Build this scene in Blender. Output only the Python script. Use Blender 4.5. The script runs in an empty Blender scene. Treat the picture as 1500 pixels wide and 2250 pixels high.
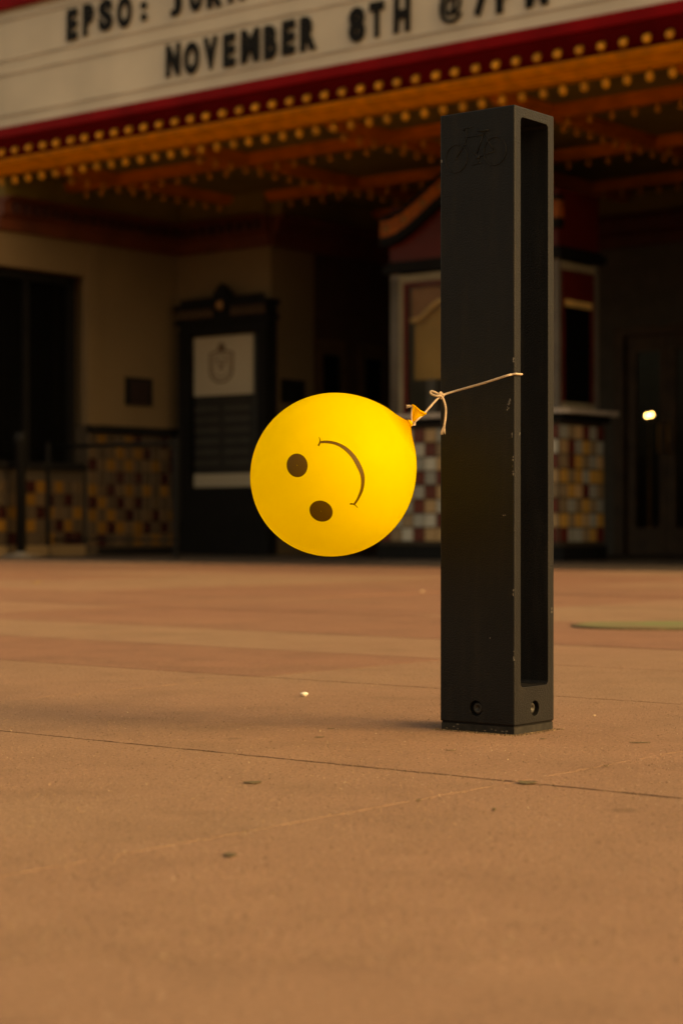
import bpy, bmesh, math, random
from mathutils import Vector, Matrix, Quaternion
random.seed(7)
rnd = random.Random(11)
SC = bpy.context.scene
COL = SC.collection

# ------------------------------------------------------------------ camera
F = 4300.0            # focal length in photo pixels (photo is 1500 wide)
HOR = 1150.0          # horizon row in the photo
H = 0.3034            # camera height
cam_d = bpy.data.cameras.new('camera'); cam = bpy.data.objects.new('camera', cam_d); COL.objects.link(cam)
cam.location = (0, 0, H); cam.rotation_euler = (math.pi / 2, 0, 0)
cam_d.sensor_fit = 'HORIZONTAL'; cam_d.sensor_width = 24.0; cam_d.lens = F / 1500 * 24
cam_d.shift_y = (HOR - 1125) / 1500
cam_d.clip_start = 0.05; cam_d.clip_end = 1000
cam_d.dof.use_dof = True; cam_d.dof.focus_distance = 2.79; cam_d.dof.aperture_fstop = 5.6
cam_d.dof.aperture_blades = 9
SC.camera = cam

# ------------------------------------------------------------------ sky, sun, exposure
SUN_EL = math.radians(30); SUN_AZ = Vector((1.0, -0.55))
w = bpy.data.worlds.new('World'); SC.world = w; w.use_nodes = True
nt = w.node_tree; bg = nt.nodes['Background']
sky = nt.nodes.new('ShaderNodeTexSky'); sky.sky_type = 'NISHITA'; sky.sun_disc = False
sky.sun_elevation = SUN_EL; sky.sun_rotation = math.atan2(SUN_AZ.x, SUN_AZ.y)
sky.air_density = 1.0; sky.dust_density = 6.0; sky.ozone_density = 0.0
nt.links.new(sky.outputs[0], bg.inputs[0]); bg.inputs[1].default_value = 0.15
sun_d = bpy.data.lights.new('sun', 'SUN'); sun = bpy.data.objects.new('sun', sun_d); COL.objects.link(sun)
sun_d.energy = 0.85; sun_d.angle = math.radians(30); sun_d.color = (1.0, 0.82, 0.56)
tos = Vector((SUN_AZ.normalized().x * math.cos(SUN_EL), SUN_AZ.normalized().y * math.cos(SUN_EL), math.sin(SUN_EL)))
sun.rotation_euler = tos.to_track_quat('Z', 'Y').to_euler(); sun.location = (6, -1, 6)
vs = SC.view_settings
SC.display_settings.display_device = 'sRGB'
vs.view_transform = 'Standard'; vs.look = 'None'; vs.gamma = 1.0; vs.use_curve_mapping = False
vs.exposure = 0.62
vs.use_white_balance = True; vs.white_balance_temperature = 14500; vs.white_balance_tint = 10
SC.cycles.use_denoising = True
SC.cycles.max_bounces = 8; SC.cycles.diffuse_bounces = 4; SC.cycles.transparent_max_bounces = 12
SC.cycles.sample_clamp_indirect = 4.0

# ------------------------------------------------------------------ facade frame:  a along the front, b into the building
ALPHA = math.radians(38.87); CA, SA = math.cos(ALPHA), math.sin(ALPHA); FY = 14.518
def fw(a, b, z=0.0): return Vector((a * CA + b * SA, FY - a * SA + b * CA, z))
def on_b(x, b):                      # a of the point on the plane b seen in photo column x
    k = (x - 750) / F; return (k * (FY + b * CA) - b * SA) / (CA + k * SA)
def on_a(x, a):                      # b of the point on the plane a
    k = (x - 750) / F; return (k * (FY - a * SA) - a * CA) / (SA - k * CA)
def zat(y, a, b): return H + (HOR - y) * fw(a, b).y / F
def px(x, y, d): return Vector(((x - 750) / F * d, d, H + (HOR - y) / F * d))

# ------------------------------------------------------------------ materials
MATS = {}
def lin(c):
    return tuple(((v / 255) / 12.92 if v / 255 <= .04045 else ((v / 255 + .055) / 1.055) ** 2.4) for v in c)
def mat(name, col, rough=0.6, var=0.15, scale=6.0, bump=0.0, bscale=60.0, spec=0.3, metal=0.0, rand=0.0, col2=None):
    if name in MATS: return MATS[name]
    m = bpy.data.materials.new(name); m.use_nodes = True; MATS[name] = m
    N, L = m.node_tree.nodes, m.node_tree.links; P = N['Principled BSDF']
    P.inputs['Roughness'].default_value = rough; P.inputs['Metallic'].default_value = metal
    P.inputs['Specular IOR Level'].default_value = spec
    tc = N.new('ShaderNodeTexCoord')
    nz = N.new('ShaderNodeTexNoise'); nz.inputs['Scale'].default_value = scale; nz.inputs['Detail'].default_value = 6
    L.new(tc.outputs['Object'], nz.inputs['Vector'])
    rp = N.new('ShaderNodeMapRange'); rp.inputs[1].default_value = .3; rp.inputs[2].default_value = .7
    L.new(nz.outputs[0], rp.inputs[0])
    mx = N.new('ShaderNodeMix'); mx.data_type = 'RGBA'
    c2 = col2 if col2 else tuple(min(1, v * (1 + var)) for v in col)
    mx.inputs[6].default_value = tuple(v * (1 - var) for v in col) + (1,) if not col2 else tuple(col) + (1,)
    mx.inputs[7].default_value = tuple(c2) + (1,)
    L.new(rp.outputs[0], mx.inputs[0])
    out = mx.outputs[2]
    if rand:
        oi = N.new('ShaderNodeObjectInfo'); hs = N.new('ShaderNodeHueSaturation')
        r2 = N.new('ShaderNodeMapRange'); r2.inputs[3].default_value = 1 - rand; r2.inputs[4].default_value = 1 + rand
        L.new(oi.outputs['Random'], r2.inputs[0]); L.new(r2.outputs[0], hs.inputs['Value']); L.new(out, hs.inputs['Color'])
        out = hs.outputs[0]
    L.new(out, P.inputs['Base Color'])
    if bump:
        bz = N.new('ShaderNodeTexNoise'); bz.inputs['Scale'].default_value = bscale; bz.inputs['Detail'].default_value = 4
        L.new(tc.outputs['Object'], bz.inputs['Vector'])
        bp = N.new('ShaderNodeBump'); bp.inputs['Strength'].default_value = bump; bp.inputs['Distance'].default_value = 0.004
        L.new(bz.outputs[0], bp.inputs['Height']); L.new(bp.outputs[0], P.inputs['Normal'])
    return m

def pavement_mat(name, base, red, dark):
    m = bpy.data.materials.new(name); m.use_nodes = True; MATS[name] = m
    N, L = m.node_tree.nodes, m.node_tree.links; P = N['Principled BSDF']
    P.inputs['Roughness'].default_value = .8; P.inputs['Specular IOR Level'].default_value = .25
    geo = N.new('ShaderNodeNewGeometry')
    def noise(s, det=5, rgh=.55):
        n = N.new('ShaderNodeTexNoise'); n.inputs['Scale'].default_value = s; n.inputs['Detail'].default_value = det
        n.inputs['Roughness'].default_value = rgh; L.new(geo.outputs['Position'], n.inputs['Vector']); return n
    def rng(src, lo, hi, a=0, b=1):
        r = N.new('ShaderNodeMapRange'); r.inputs[1].default_value = lo; r.inputs[2].default_value = hi
        r.inputs[3].default_value = a; r.inputs[4].default_value = b; L.new(src, r.inputs[0]); return r.outputs[0]
    def mix(f, A, B, blend='MIX'):
        x = N.new('ShaderNodeMix'); x.data_type = 'RGBA'; x.blend_type = blend
        if isinstance(f, float): x.inputs[0].default_value = f
        else: L.new(f, x.inputs[0])
        for i, v in ((6, A), (7, B)):
            if isinstance(v, tuple): x.inputs[i].default_value = v + (1,)
            else: L.new(v, x.inputs[i])
        return x.outputs[2]
    oi = N.new('ShaderNodeObjectInfo')
    big = noise(.55, 4, .6)
    c = mix(rng(big.outputs[0], .42, .62), base, red)
    c = mix(rng(oi.outputs['Random'], 0, 1, 0, .5), c, red)
    mot = noise(7, 6, .65)
    c = mix(rng(mot.outputs[0], .45, .75, 0, .38), c, dark)
    st = noise(2.3, 7, .7)
    c = mix(rng(st.outputs[0], .52, .70, 0, .42), c, dark)
    lt = noise(1.1, 6, .65)
    c = mix(rng(lt.outputs[0], .52, .68, 0, .35), c, tuple(min(1, v * 1.35) for v in base))
    fine = noise(170, 4, .75)
    c = mix(rng(fine.outputs[0], .36, .68, .0, .75), c, dark)
    spk = N.new('ShaderNodeTexVoronoi'); spk.inputs['Scale'].default_value = 150; L.new(geo.outputs['Position'], spk.inputs['Vector'])
    sm = N.new('ShaderNodeMath'); sm.operation = 'LESS_THAN'; sm.inputs[1].default_value = .17; L.new(spk.outputs['Distance'], sm.inputs[0])
    sc_ = N.new('ShaderNodeSeparateColor'); L.new(spk.outputs['Color'], sc_.inputs[0])
    s2 = N.new('ShaderNodeMath'); s2.operation = 'MULTIPLY'; L.new(sm.outputs[0], s2.inputs[0]); L.new(rng(sc_.outputs[0], .45, 1, 0, .9), s2.inputs[1])
    c = mix(s2.outputs[0], c, tuple(v * .35 for v in dark))
    s3 = N.new('ShaderNodeMath'); s3.operation = 'MULTIPLY'; L.new(sm.outputs[0], s3.inputs[0]); L.new(rng(sc_.outputs[1], .8, 1, 0, .7), s3.inputs[1])
    c = mix(s3.outputs[0], c, (.62, .55, .42))
    gum = N.new('ShaderNodeTexVoronoi'); gum.inputs['Scale'].default_value = 4.5; L.new(geo.outputs['Position'], gum.inputs['Vector'])
    gs = N.new('ShaderNodeSeparateColor'); L.new(gum.outputs['Color'], gs.inputs[0])
    gm = N.new('ShaderNodeMath'); gm.operation = 'MULTIPLY'; L.new(rng(gum.outputs['Distance'], .05, .085, 1, 0), gm.inputs[0]); L.new(rng(gs.outputs[2], .6, .62, 0, .42), gm.inputs[1])
    c = mix(gm.outputs[0], c, tuple(v * .7 for v in dark))
    L.new(c, P.inputs['Base Color'])
    bp = N.new('ShaderNodeBump'); bp.inputs['Strength'].default_value = .9; bp.inputs['Distance'].default_value = .004
    L.new(fine.outputs[0], bp.inputs['Height']); L.new(bp.outputs[0], P.inputs['Normal'])
    return m

M_pave = pavement_mat('pavement', (.310, .198, .130), (.312, .172, .116), (.135, .080, .050))
M_pave2 = pavement_mat('red_pavement', (.290, .158, .104), (.270, .130, .088), (.124, .066, .044))
M_dirt = mat('joint_dirt', (.14, .10, .066), .95)
M_sand = mat('joint_sand', (.165, .105, .055), .95, bump=.4, bscale=200)
M_terr = mat('dark_terrazzo', (.06, .045, .035), .55, scale=3)
M_black = mat('black_powder_coat', (.0058, .0052, .0046), .50, .25, 9, .35, 420, .20)
def wear(m):
    N, L = m.node_tree.nodes, m.node_tree.links; P = N['Principled BSDF']; tc = N.new('ShaderNodeTexCoord')
    mp = N.new('ShaderNodeMapping'); mp.inputs['Scale'].default_value = (26, 26, 3.2); L.new(tc.outputs['Object'], mp.inputs[0])
    n1 = N.new('ShaderNodeTexNoise'); n1.inputs['Scale'].default_value = 1.6; n1.inputs['Detail'].default_value = 8; n1.inputs['Roughness'].default_value = .7; L.new(mp.outputs[0], n1.inputs['Vector'])
    r1 = N.new('ShaderNodeMapRange'); r1.inputs[1].default_value = .50; r1.inputs[2].default_value = .78; r1.inputs[4].default_value = .8; L.new(n1.outputs[0], r1.inputs[0])
    n2 = N.new('ShaderNodeTexNoise'); n2.inputs['Scale'].default_value = 330; n2.inputs['Detail'].default_value = 2; L.new(tc.outputs['Object'], n2.inputs['Vector'])
    r2 = N.new('ShaderNodeMapRange'); r2.inputs[1].default_value = .72; r2.inputs[2].default_value = .76; r2.inputs[4].default_value = .6; L.new(n2.outputs[0], r2.inputs[0])
    src = P.inputs['Base Color'].links[0].from_socket
    for f, c in ((r1.outputs[0], (.020, .0165, .0125, 1)), (r2.outputs[0], (.06, .05, .04, 1))):
        x = N.new('ShaderNodeMix'); x.data_type = 'RGBA'; L.new(f, x.inputs[0]); L.new(src, x.inputs[6]); x.inputs[7].default_value = c; src = x.outputs[2]
    L.new(src, P.inputs['Base Color'])
    r3 = N.new('ShaderNodeMapRange'); r3.inputs[1].default_value = .35; r3.inputs[2].default_value = .7; r3.inputs[3].default_value = .44; r3.inputs[4].default_value = .62; L.new(n1.outputs[0], r3.inputs[0]); L.new(r3.outputs[0], P.inputs['Roughness'])
wear(M_black)
M_blackm = mat('black_metal', (.009, .0085, .008), .6, spec=.1)
M_steel = mat('worn_steel', (.05, .046, .04), .5, .3, 40, metal=.6)
M_scuff = mat('bare_scuff', (.17, .155, .135), .7, .4, 200)
M_grime = mat('base_grime', (.016, .0135, .0105), .8, .5, 90)
M_twine = mat('cotton_twine', (.50, .38, .28), .9, .15, 60, .3, 600)
M_board = mat('marquee_white', (.54, .475, .375), .5, .14, 1.2)
M_rail = mat('letter_track', (.46, .39, .32), .5, .35, 2.5)
M_letter = mat('letter_black', (.010, .009, .008), .6, spec=.1)
M_red = mat('marquee_red', (.20, .003, .006), .5, .2, 3, spec=.06)
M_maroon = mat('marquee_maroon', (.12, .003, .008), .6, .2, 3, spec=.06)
M_gold = mat('gold_paint', (.70, .25, .016), .5, .25, 9)
M_rust = mat('rust_paint', (.44, .115, .014), .6, .25, 5)
M_olive = mat('olive_panel', (.15, .10, .022), .7, .25, 2)
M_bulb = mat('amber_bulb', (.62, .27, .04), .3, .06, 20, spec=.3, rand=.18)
M_bulb2 = mat('shaded_bulb', (.46, .19, .03), .4, .1, 20, spec=.3)  # ceiling copy of the amber bulb; dimness under the soffit painted into colour
M_brass = mat('brass_socket', (.35, .17, .04), .5, .2, metal=.5)
M_plaster = mat('tan_plaster', (.155, .103, .055), .8, .10, 1.5, .2, 40)
M_darkwall = mat('dark_maroon_wall', (.06, .028, .02), .7)
M_greywall = mat('grey_wall', (.10, .085, .07), .8)
M_cornice = mat('cornice_red', (.10, .024, .010), .6, .25, 4)
M_cornd = mat('cornice_dark', (.04, .012, .010), .6)
M_wood = mat('dark_wood', (.085, .045, .022), .5, .3, 6)
M_darkglass = mat('dark_window', (.003, .003, .003), .15, spec=.12)
M_creamp = mat('cream_paint', (.26, .22, .15), .6, spec=.15)
M_greyp = mat('grey_trim', (.16, .14, .12), .5)
M_redp = mat('booth_red', (.10, .007, .004), .5, .2, 3)
M_marble = mat('counter_marble', (.50, .42, .36), .3, .2, 9)
M_grout = mat('tile_grout', (.05, .036, .024), .9)
M_poster = mat('poster_paper', (.66, .58, .46), .6, .05, 2)
M_ink = mat('poster_ink', (.22, .14, .09), .7)
M_pdark = mat('poster_dark', (.035, .035, .034), .5)
M_prow = mat('poster_row', (.075, .073, .068), .5)
M_copper = mat('copper_medallion', (.30, .15, .06), .4)
M_blind = mat('tan_blind', (.46, .28, .09), .7, .15, 2)
M_leaf = mat('dry_leaf', (.10, .075, .04), .8, .3, 60)
M_leafy = mat('yellow_leaf', (.45, .30, .06), .8, .2, 60)
M_pebble = mat('pale_stone', (.75, .70, .60), .6, .1, 60)
M_cover = mat('green_stained_steel', (.16, .105, .065), .8, .3, 4, col2=(.11, .17, .06))
TILEC = {'ochre': (.155, .074, .017), 'dun': (.085, .055, .032), 'oxblood': (.032, .008, .006), 'umber': (.062, .043, .028), 'cream': (.46, .43, .36), 'tan': (.46, .29, .15), 'amber': (.52, .27, .07), 'maroon': (.12, .018, .012), 'brown': (.25, .17, .10), 'grey': (.30, .29, .25)}
M_tile = {k: mat('tile_' + k, v, .25, .12, 14, rand=.12, spec=.45) for k, v in TILEC.items()}

def balloon_mat(name, col, tcol, f):
    m = bpy.data.materials.new(name); m.use_nodes = True
    N, L = m.node_tree.nodes, m.node_tree.links; P = N['Principled BSDF']; O = N['Material Output']
    P.inputs['Base Color'].default_value = col + (1,); P.inputs['Roughness'].default_value = .42
    P.inputs['Specular IOR Level'].default_value = .22
    tr = N.new('ShaderNodeBsdfTranslucent'); tr.inputs[0].default_value = tcol + (1,)
    mx = N.new('ShaderNodeMixShader'); mx.inputs[0].default_value = f
    L.new(P.outputs[0], mx.inputs[1]); L.new(tr.outputs[0], mx.inputs[2]); L.new(mx.outputs[0], O.inputs[0])
    tc = N.new('ShaderNodeTexCoord'); nz = N.new('ShaderNodeTexNoise'); nz.inputs['Scale'].default_value = 900
    L.new(tc.outputs['Object'], nz.inputs['Vector'])
    r = N.new('ShaderNodeMapRange'); r.inputs[1].default_value = .3; r.inputs[2].default_value = .7; r.inputs[3].default_value = .92; r.inputs[4].default_value = 1.05
    L.new(nz.outputs[0], r.inputs[0])
    hs = N.new('ShaderNodeHueSaturation'); hs.inputs['Color'].default_value = col + (1,); L.new(r.outputs[0], hs.inputs['Value'])
    if name == 'yellow_latex':
        dt = N.new('ShaderNodeVectorMath'); dt.operation = 'DOT_PRODUCT'; L.new(tc.outputs['Object'], dt.inputs[0]); dt.inputs[1].default_value = Vector((.829, -.05, .559)).normalized()
        rr = N.new('ShaderNodeMapRange'); rr.inputs[1].default_value = .112; rr.inputs[2].default_value = .131; L.new(dt.outputs['Value'], rr.inputs[0])
        mc = N.new('ShaderNodeMix'); mc.data_type = 'RGBA'; L.new(rr.outputs[0], mc.inputs[0]); L.new(hs.outputs[0], mc.inputs[6]); mc.inputs[7].default_value = (.80, .40, .003, 1)
        L.new(mc.outputs[2], P.inputs['Base Color'])
        mt = N.new('ShaderNodeMix'); mt.data_type = 'RGBA'; L.new(rr.outputs[0], mt.inputs[0]); mt.inputs[6].default_value = tcol + (1,); mt.inputs[7].default_value = (.75, .36, .003, 1)
        L.new(mt.outputs[2], tr.inputs[0])
    else: L.new(hs.outputs[0], P.inputs['Base Color'])
    return m
M_balloon = balloon_mat('yellow_latex', (.95, .76, .004), (.98, .85, .01), .70)
M_lip = balloon_mat('folded_latex', (.92, .56, .006), (.95, .60, .01), .4)
M_print = balloon_mat('brown_print', (.115, .060, .004), (.10, .05, .003), .15)
def glass_mat(name):
    m = bpy.data.materials.new(name); m.use_nodes = True
    N, L = m.node_tree.nodes, m.node_tree.links; O = N['Material Output']
    t = N.new('ShaderNodeBsdfTransparent'); t.inputs[0].default_value = (.93, .92, .90, 1)
    g = N.new('ShaderNodeBsdfGlossy'); g.inputs['Roughness'].default_value = .05
    fr = N.new('ShaderNodeFresnel'); fr.inputs[0].default_value = 1.18
    mx = N.new('ShaderNodeMixShader'); L.new(fr.outputs[0], mx.inputs[0]); L.new(t.outputs[0], mx.inputs[1]); L.new(g.outputs[0], mx.inputs[2])
    L.new(mx.outputs[0], O.inputs[0]); return m
M_glass = glass_mat('window_glass')
M_lamp = bpy.data.materials.new('lit_lamp'); M_lamp.use_nodes = True
_p = M_lamp.node_tree.nodes['Principled BSDF']; _p.inputs['Base Color'].default_value = (1, .8, .5, 1)
_p.inputs['Emission Color'].default_value = (1, .72, .34, 1); _p.inputs['Emission Strength'].default_value = 14

# ------------------------------------------------------------------ mesh helpers
class MB:
    def __init__(s): s.v = []; s.f = []; s.mi = []
    def add(s, vs_, fs, mi=0):
        o = len(s.v); s.v += [tuple(p) for p in vs_]; s.f += [tuple(i + o for i in f) for f in fs]; s.mi += [mi] * len(fs); return s
    def box(s, x0, x1, y0, y1, z0, z1, mi=0):
        x0, x1 = sorted((x0, x1)); y0, y1 = sorted((y0, y1)); z0, z1 = sorted((z0, z1))
        vs_ = [(x, y, z) for z in (z0, z1) for y in (y0, y1) for x in (x0, x1)]
        return s.add(vs_, [(0, 2, 3, 1), (4, 5, 7, 6), (0, 1, 5, 4), (2, 6, 7, 3), (0, 4, 6, 2), (1, 3, 7, 5)], mi)
    def prism(s, pts, axis, c0, c1, mi=0):           # 2-D outline swept along an axis ('x': pts are (y,z); 'y': (x,z); 'z': (x,y))
        def P(p, c): return {'x': (c, p[0], p[1]), 'y': (p[0], c, p[1]), 'z': (p[0], p[1], c)}[axis]
        n = len(pts); vs_ = [P(p, c0) for p in pts] + [P(p, c1) for p in pts]
        return s.add(vs_, [tuple(range(n - 1, -1, -1)), tuple(range(n, 2 * n))] + [(i, (i + 1) % n, n + (i + 1) % n, n + i) for i in range(n)], mi)
    def tube(s, pts, r, n=8, closed=False, mi=0, caps=True):
        pts = [Vector(p) for p in pts]; m = len(pts); rs = r if isinstance(r, (list, tuple)) else [r] * m
        vs_ = []; up = None
        for i, p in enumerate(pts):
            t = (pts[(i + 1) % m] - pts[i - 1]) if closed else (pts[min(i + 1, m - 1)] - pts[max(i - 1, 0)])
            t.normalize()
            if up is None: up = t.orthogonal().normalized()
            up = (up - t * up.dot(t)).normalized(); bi = t.cross(up)
            vs_ += [p + (up * math.cos(2 * math.pi * k / n) + bi * math.sin(2 * math.pi * k / n)) * rs[i] for k in range(n)]
        fs = []
        for i in range(m if closed else m - 1):
            j = (i + 1) % m
            fs += [(i * n + k, i * n + (k + 1) % n, j * n + (k + 1) % n, j * n + k) for k in range(n)]
        if not closed and caps: fs += [tuple(range(n - 1, -1, -1)), tuple((m - 1) * n + k for k in range(n))]
        return s.add(vs_, fs, mi)
    def lathe(s, prof, origin, axis, n=16, mi=0):    # prof: (dist along axis, radius)
        o = Vector(origin); ax = Vector(axis).normalized(); e = ax.orthogonal().normalized(); g = ax.cross(e)
        vs_ = []
        for d, r in prof: vs_ += [o + ax * d + (e * math.cos(2 * math.pi * k / n) + g * math.sin(2 * math.pi * k / n)) * max(r, 1e-5) for k in range(n)]
        fs = [(i * n + k, i * n + (k + 1) % n, (i + 1) * n + (k + 1) % n, (i + 1) * n + k) for i in range(len(prof) - 1) for k in range(n)]
        fs += [tuple(range(n - 1, -1, -1)), tuple((len(prof) - 1) * n + k for k in range(n))]
        return s.add(vs_, fs, mi)
    def mesh(s, name, mats, smooth=False, off=(0, 0, 0)):
        me = bpy.data.meshes.new(name)
        me.from_pydata([(p[0] - off[0], p[1] - off[1], p[2] - off[2]) for p in s.v], [], s.f)
        for m in (mats if isinstance(mats, (list, tuple)) else [mats]): me.materials.append(m)
        me.polygons.foreach_set('material_index', s.mi)
        bm = bmesh.new(); bm.from_mesh(me); bmesh.ops.recalc_face_normals(bm, faces=bm.faces); bm.to_mesh(me); bm.free()
        if smooth: me.polygons.foreach_set('use_smooth', [True] * len(me.polygons))
        me.update(); return me
    def build(s, name, mats, parent=None, smooth=False, off=None):
        if off is None: off = parent.get('_off', (0, 0, 0)) if parent is not None else (0, 0, 0)
        return link(name, s.mesh(name, mats, smooth, off), parent)
OFF = {}
def link(name, me, parent=None, loc=(0, 0, 0)):
    o = bpy.data.objects.new(name, me); COL.objects.link(o); o.location = loc
    if parent is not None: o.parent = parent
    return o
def tag(o, label, cat, group=None, kind=None):
    if label: o['label'] = label
    if cat: o['category'] = cat
    if group: o['group'] = group
    if kind: o['kind'] = kind
    return o
def part(mb, name, mats, parent, root=None, smooth=False, label=None):
    """part of a facade thing; mb is in facade coordinates (a,b,z)"""
    o = link(name, mb.mesh(name, mats, smooth, OFF[(root or parent).name]), parent)
    if label: o['label'] = label
    return o
def fthing(name, a, b, z, label, cat, group=None):
    e = bpy.data.objects.new(name, None); COL.objects.link(e); e.empty_display_size = .2
    e.location = fw(a, b, z); e.rotation_euler = (0, 0, -ALPHA); OFF[e.name] = (a, b, z)
    return tag(e, label, cat, group)
def bx(*a): return MB().box(*a)

# ================================================================== GROUND
g = bx(-150, 150, -150, 150, -.30, -.014).build('ground', M_dirt); g['kind'] = 'structure'
CAN, SAN = CA, SA
def un(u, n): return Vector((u * CA + n * SA, -u * SA + n * CA, 0))          # world plan from (u,n)
pl = bpy.data.objects.new('plaza_pavement', None); COL.objects.link(pl); pl['kind'] = 'structure'
NL = [-1.9, -.7, .55, 1.915, 2.91, 3.55, 4.15, 5.12, 6.1, 7.1, 8.1, 9.1, 10.0, 10.95]
UL = [-1.281 + 1.27 * k for k in range(-13, 7)]
def visible(u, n):
    p = un(u, n); return p.y > .8 and abs(p.x) < .1744 * p.y + .35
def edge(p, q, amp, step):
    d = (q - p); L_ = d.length; k = max(1, int(L_ / step)); nr = Vector((-d.y, d.x, 0)).normalized()
    return [p + d * (i / k) + nr * (rnd.gauss(0, amp) if i else 0) for i in range(k)]
for i in range(len(NL) - 1):
    for j in range(len(UL) - 1):
        gu, gn = .0012, .0040
        u0, u1, n0, n1 = UL[j] + gu, UL[j + 1] - gu, NL[i] + gn, NL[i + 1] - gn
        cs = [un(u0, n0), un(u1, n0), un(u1, n1), un(u0, n1)]
        near = any(visible(a, b) for a in (u0, (u0 + u1) / 2, u1) for b in (n0, n1)) and n0 < 5
        if near:
            out = []
            for k in range(4): out += edge(cs[k], cs[(k + 1) % 4], .0011, .018)
        else: out = cs
        c = sum(out, Vector()) / len(out); m_ = len(out)
        z = rnd.uniform(-.0012, .0012) if i > 5 else 0.0
        mb = MB(); ins = [p + (c - p).normalized() * .0002 for p in out]
        mb.add([(p.x, p.y, z) for p in ins] + [(p.x, p.y, z - .0002) for p in out] + [(p.x, p.y, -.02) for p in out],
               [tuple(range(m_))] + [(k, m_ + k, m_ + (k + 1) % m_, (k + 1) % m_) for k in range(m_)] +
               [(m_ + k, 2 * m_ + k, 2 * m_ + (k + 1) % m_, m_ + (k + 1) % m_) for k in range(m_)])
        mb.build('paving_slab', M_pave2 if (i >= 6 and rnd.random() < .75) or (i == 4 and UL[j + 1] < -2.5) else M_pave, pl)
mb = MB()
for j in range(len(UL)):          # sand packed into the cross joints
    q = [un(UL[j] - .005, NL[0]), un(UL[j] + .005, NL[0]), un(UL[j] + .005, NL[-1]), un(UL[j] - .005, NL[-1])]
    mb.add([(p.x, p.y, -.0006) for p in q], [(0, 1, 2, 3)])
mb.build('joint_sand', M_pave, pl)
# loose grit and exposed grains on the paving (uncountable)
GM = [mat('grit_dark', (.085, .055, .032), .9), mat('grit_tan', (.30, .20, .12), .9), mat('grit_pale', (.46, .36, .24), .8)]
gv, gf, gmi = [], [], []
for _ in range(52000):
    d = 1.35 + 3.0 * rnd.random() ** 1.25; x = rnd.uniform(-1, 1) * (.178 * d + .12)
    k_ = rnd.choices((0, 1, 2), (.55, .36, .09))[0]; r = rnd.uniform(.00035, .00085) * (1.5 if rnd.random() < .04 else 1); h_ = r * rnd.uniform(.7, 1.5); o = len(gv); t = rnd.random() * 6.28
    for q_ in range(3): gv.append((x + r * 1.3 * math.cos(t + q_ * 2.09), d + r * 1.3 * math.sin(t + q_ * 2.09), -.0006))
    gv.append((x + r * .25, d, h_)); gf += [(o, o + 1, o + 3), (o + 1, o + 2, o + 3), (o + 2, o, o + 3)]; gmi += [k_] * 3
_e = Vector((math.cos(math.radians(38)), -math.sin(math.radians(38)))); _n = Vector((math.sin(math.radians(38)), math.cos(math.radians(38))))
for _ in range(1500):
    off = abs(rnd.gauss(0, .006)) + .0006; r = rnd.uniform(.0004, .0011); h_ = r * 1.4; o = len(gv)
    p = Vector((.2474, 2.80)) + (_e * -rnd.uniform(-.006, .136) - _n * off if rnd.random() < .55 else _n * rnd.uniform(-.006, .112) + _e * off)
    for q_ in range(3): gv.append((p.x + r * 1.3 * math.cos(q_ * 2.09 + off * 999), p.y + r * 1.3 * math.sin(q_ * 2.09 + off * 999), -.0006))
    gv.append((p.x, p.y, h_)); gf += [(o, o + 1, o + 3), (o + 1, o + 2, o + 3), (o + 2, o, o + 3)]; gmi += [rnd.choices((0, 1, 2), (.75, .2, .05))[0]] * 3
gme = bpy.data.meshes.new('grit'); gme.from_pydata(gv, [], gf)
for m_ in GM: gme.materials.append(m_)
gme.polygons.foreach_set('material_index', gmi); go = link('grit', gme)
tag(go, 'fine sand grit strewn over the paving', 'grit', kind='stuff')
# entrance floor under the marquee
ef = MB(); q = [un(u, n) for u, n in ((-30, 10.953), (6, 10.953), (6, 24), (-30, 24))]
ef.add([(p.x, p.y, .004) for p in q] + [(p.x, p.y, -.2) for p in q], [(0, 1, 2, 3), (0, 4, 5, 1), (1, 5, 6, 2), (2, 6, 7, 3), (3, 7, 4, 0)])
ef.build('entrance_floor', M_terr)['kind'] = 'structure'

# ================================================================== THEATRE BUILDING
AW = -4.19; BB = 2.636; AC = -2.979; BD = 4.84; ZT = 2.92; ZS = 3.42
CEND = on_a(690, AC); BWIN = on_a(188, AW)
tb = fthing('theatre_building', 0, 3, 0, 'dark theatre front with tan plaster walls and deep entrance under the marquee', 'building')
mb = MB()
mb.box(AW - .6, AW, BWIN + .14, BB + .6, 0, ZS)                       # wall beside the window
mb.box(AW - .6, AW, .30, BWIN + .14, 2.61, ZS)                        # above the window
mb.box(AW - .6, AW, .30, BWIN, 0, .10)
mb.box(AW - .6, AC - .002, BB + .001, BB + .6, 0.001, ZS - .001)      # poster wall
mb.box(AC - .5, AC, BB, CEND, 0, ZS)
part(mb, 'plaster_wall', M_plaster, tb)
pj = MB(); pj.box(AW - .05, AW + .035, BWIN, BWIN + .135, 1.226, ZT - .01); part(pj, 'pilaster', M_plaster, tb)
part(bx(AC - .55, AC - .03, CEND + .002, BD + .3, 0, ZS), 'dark_wall', M_darkwall, tb)
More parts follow.
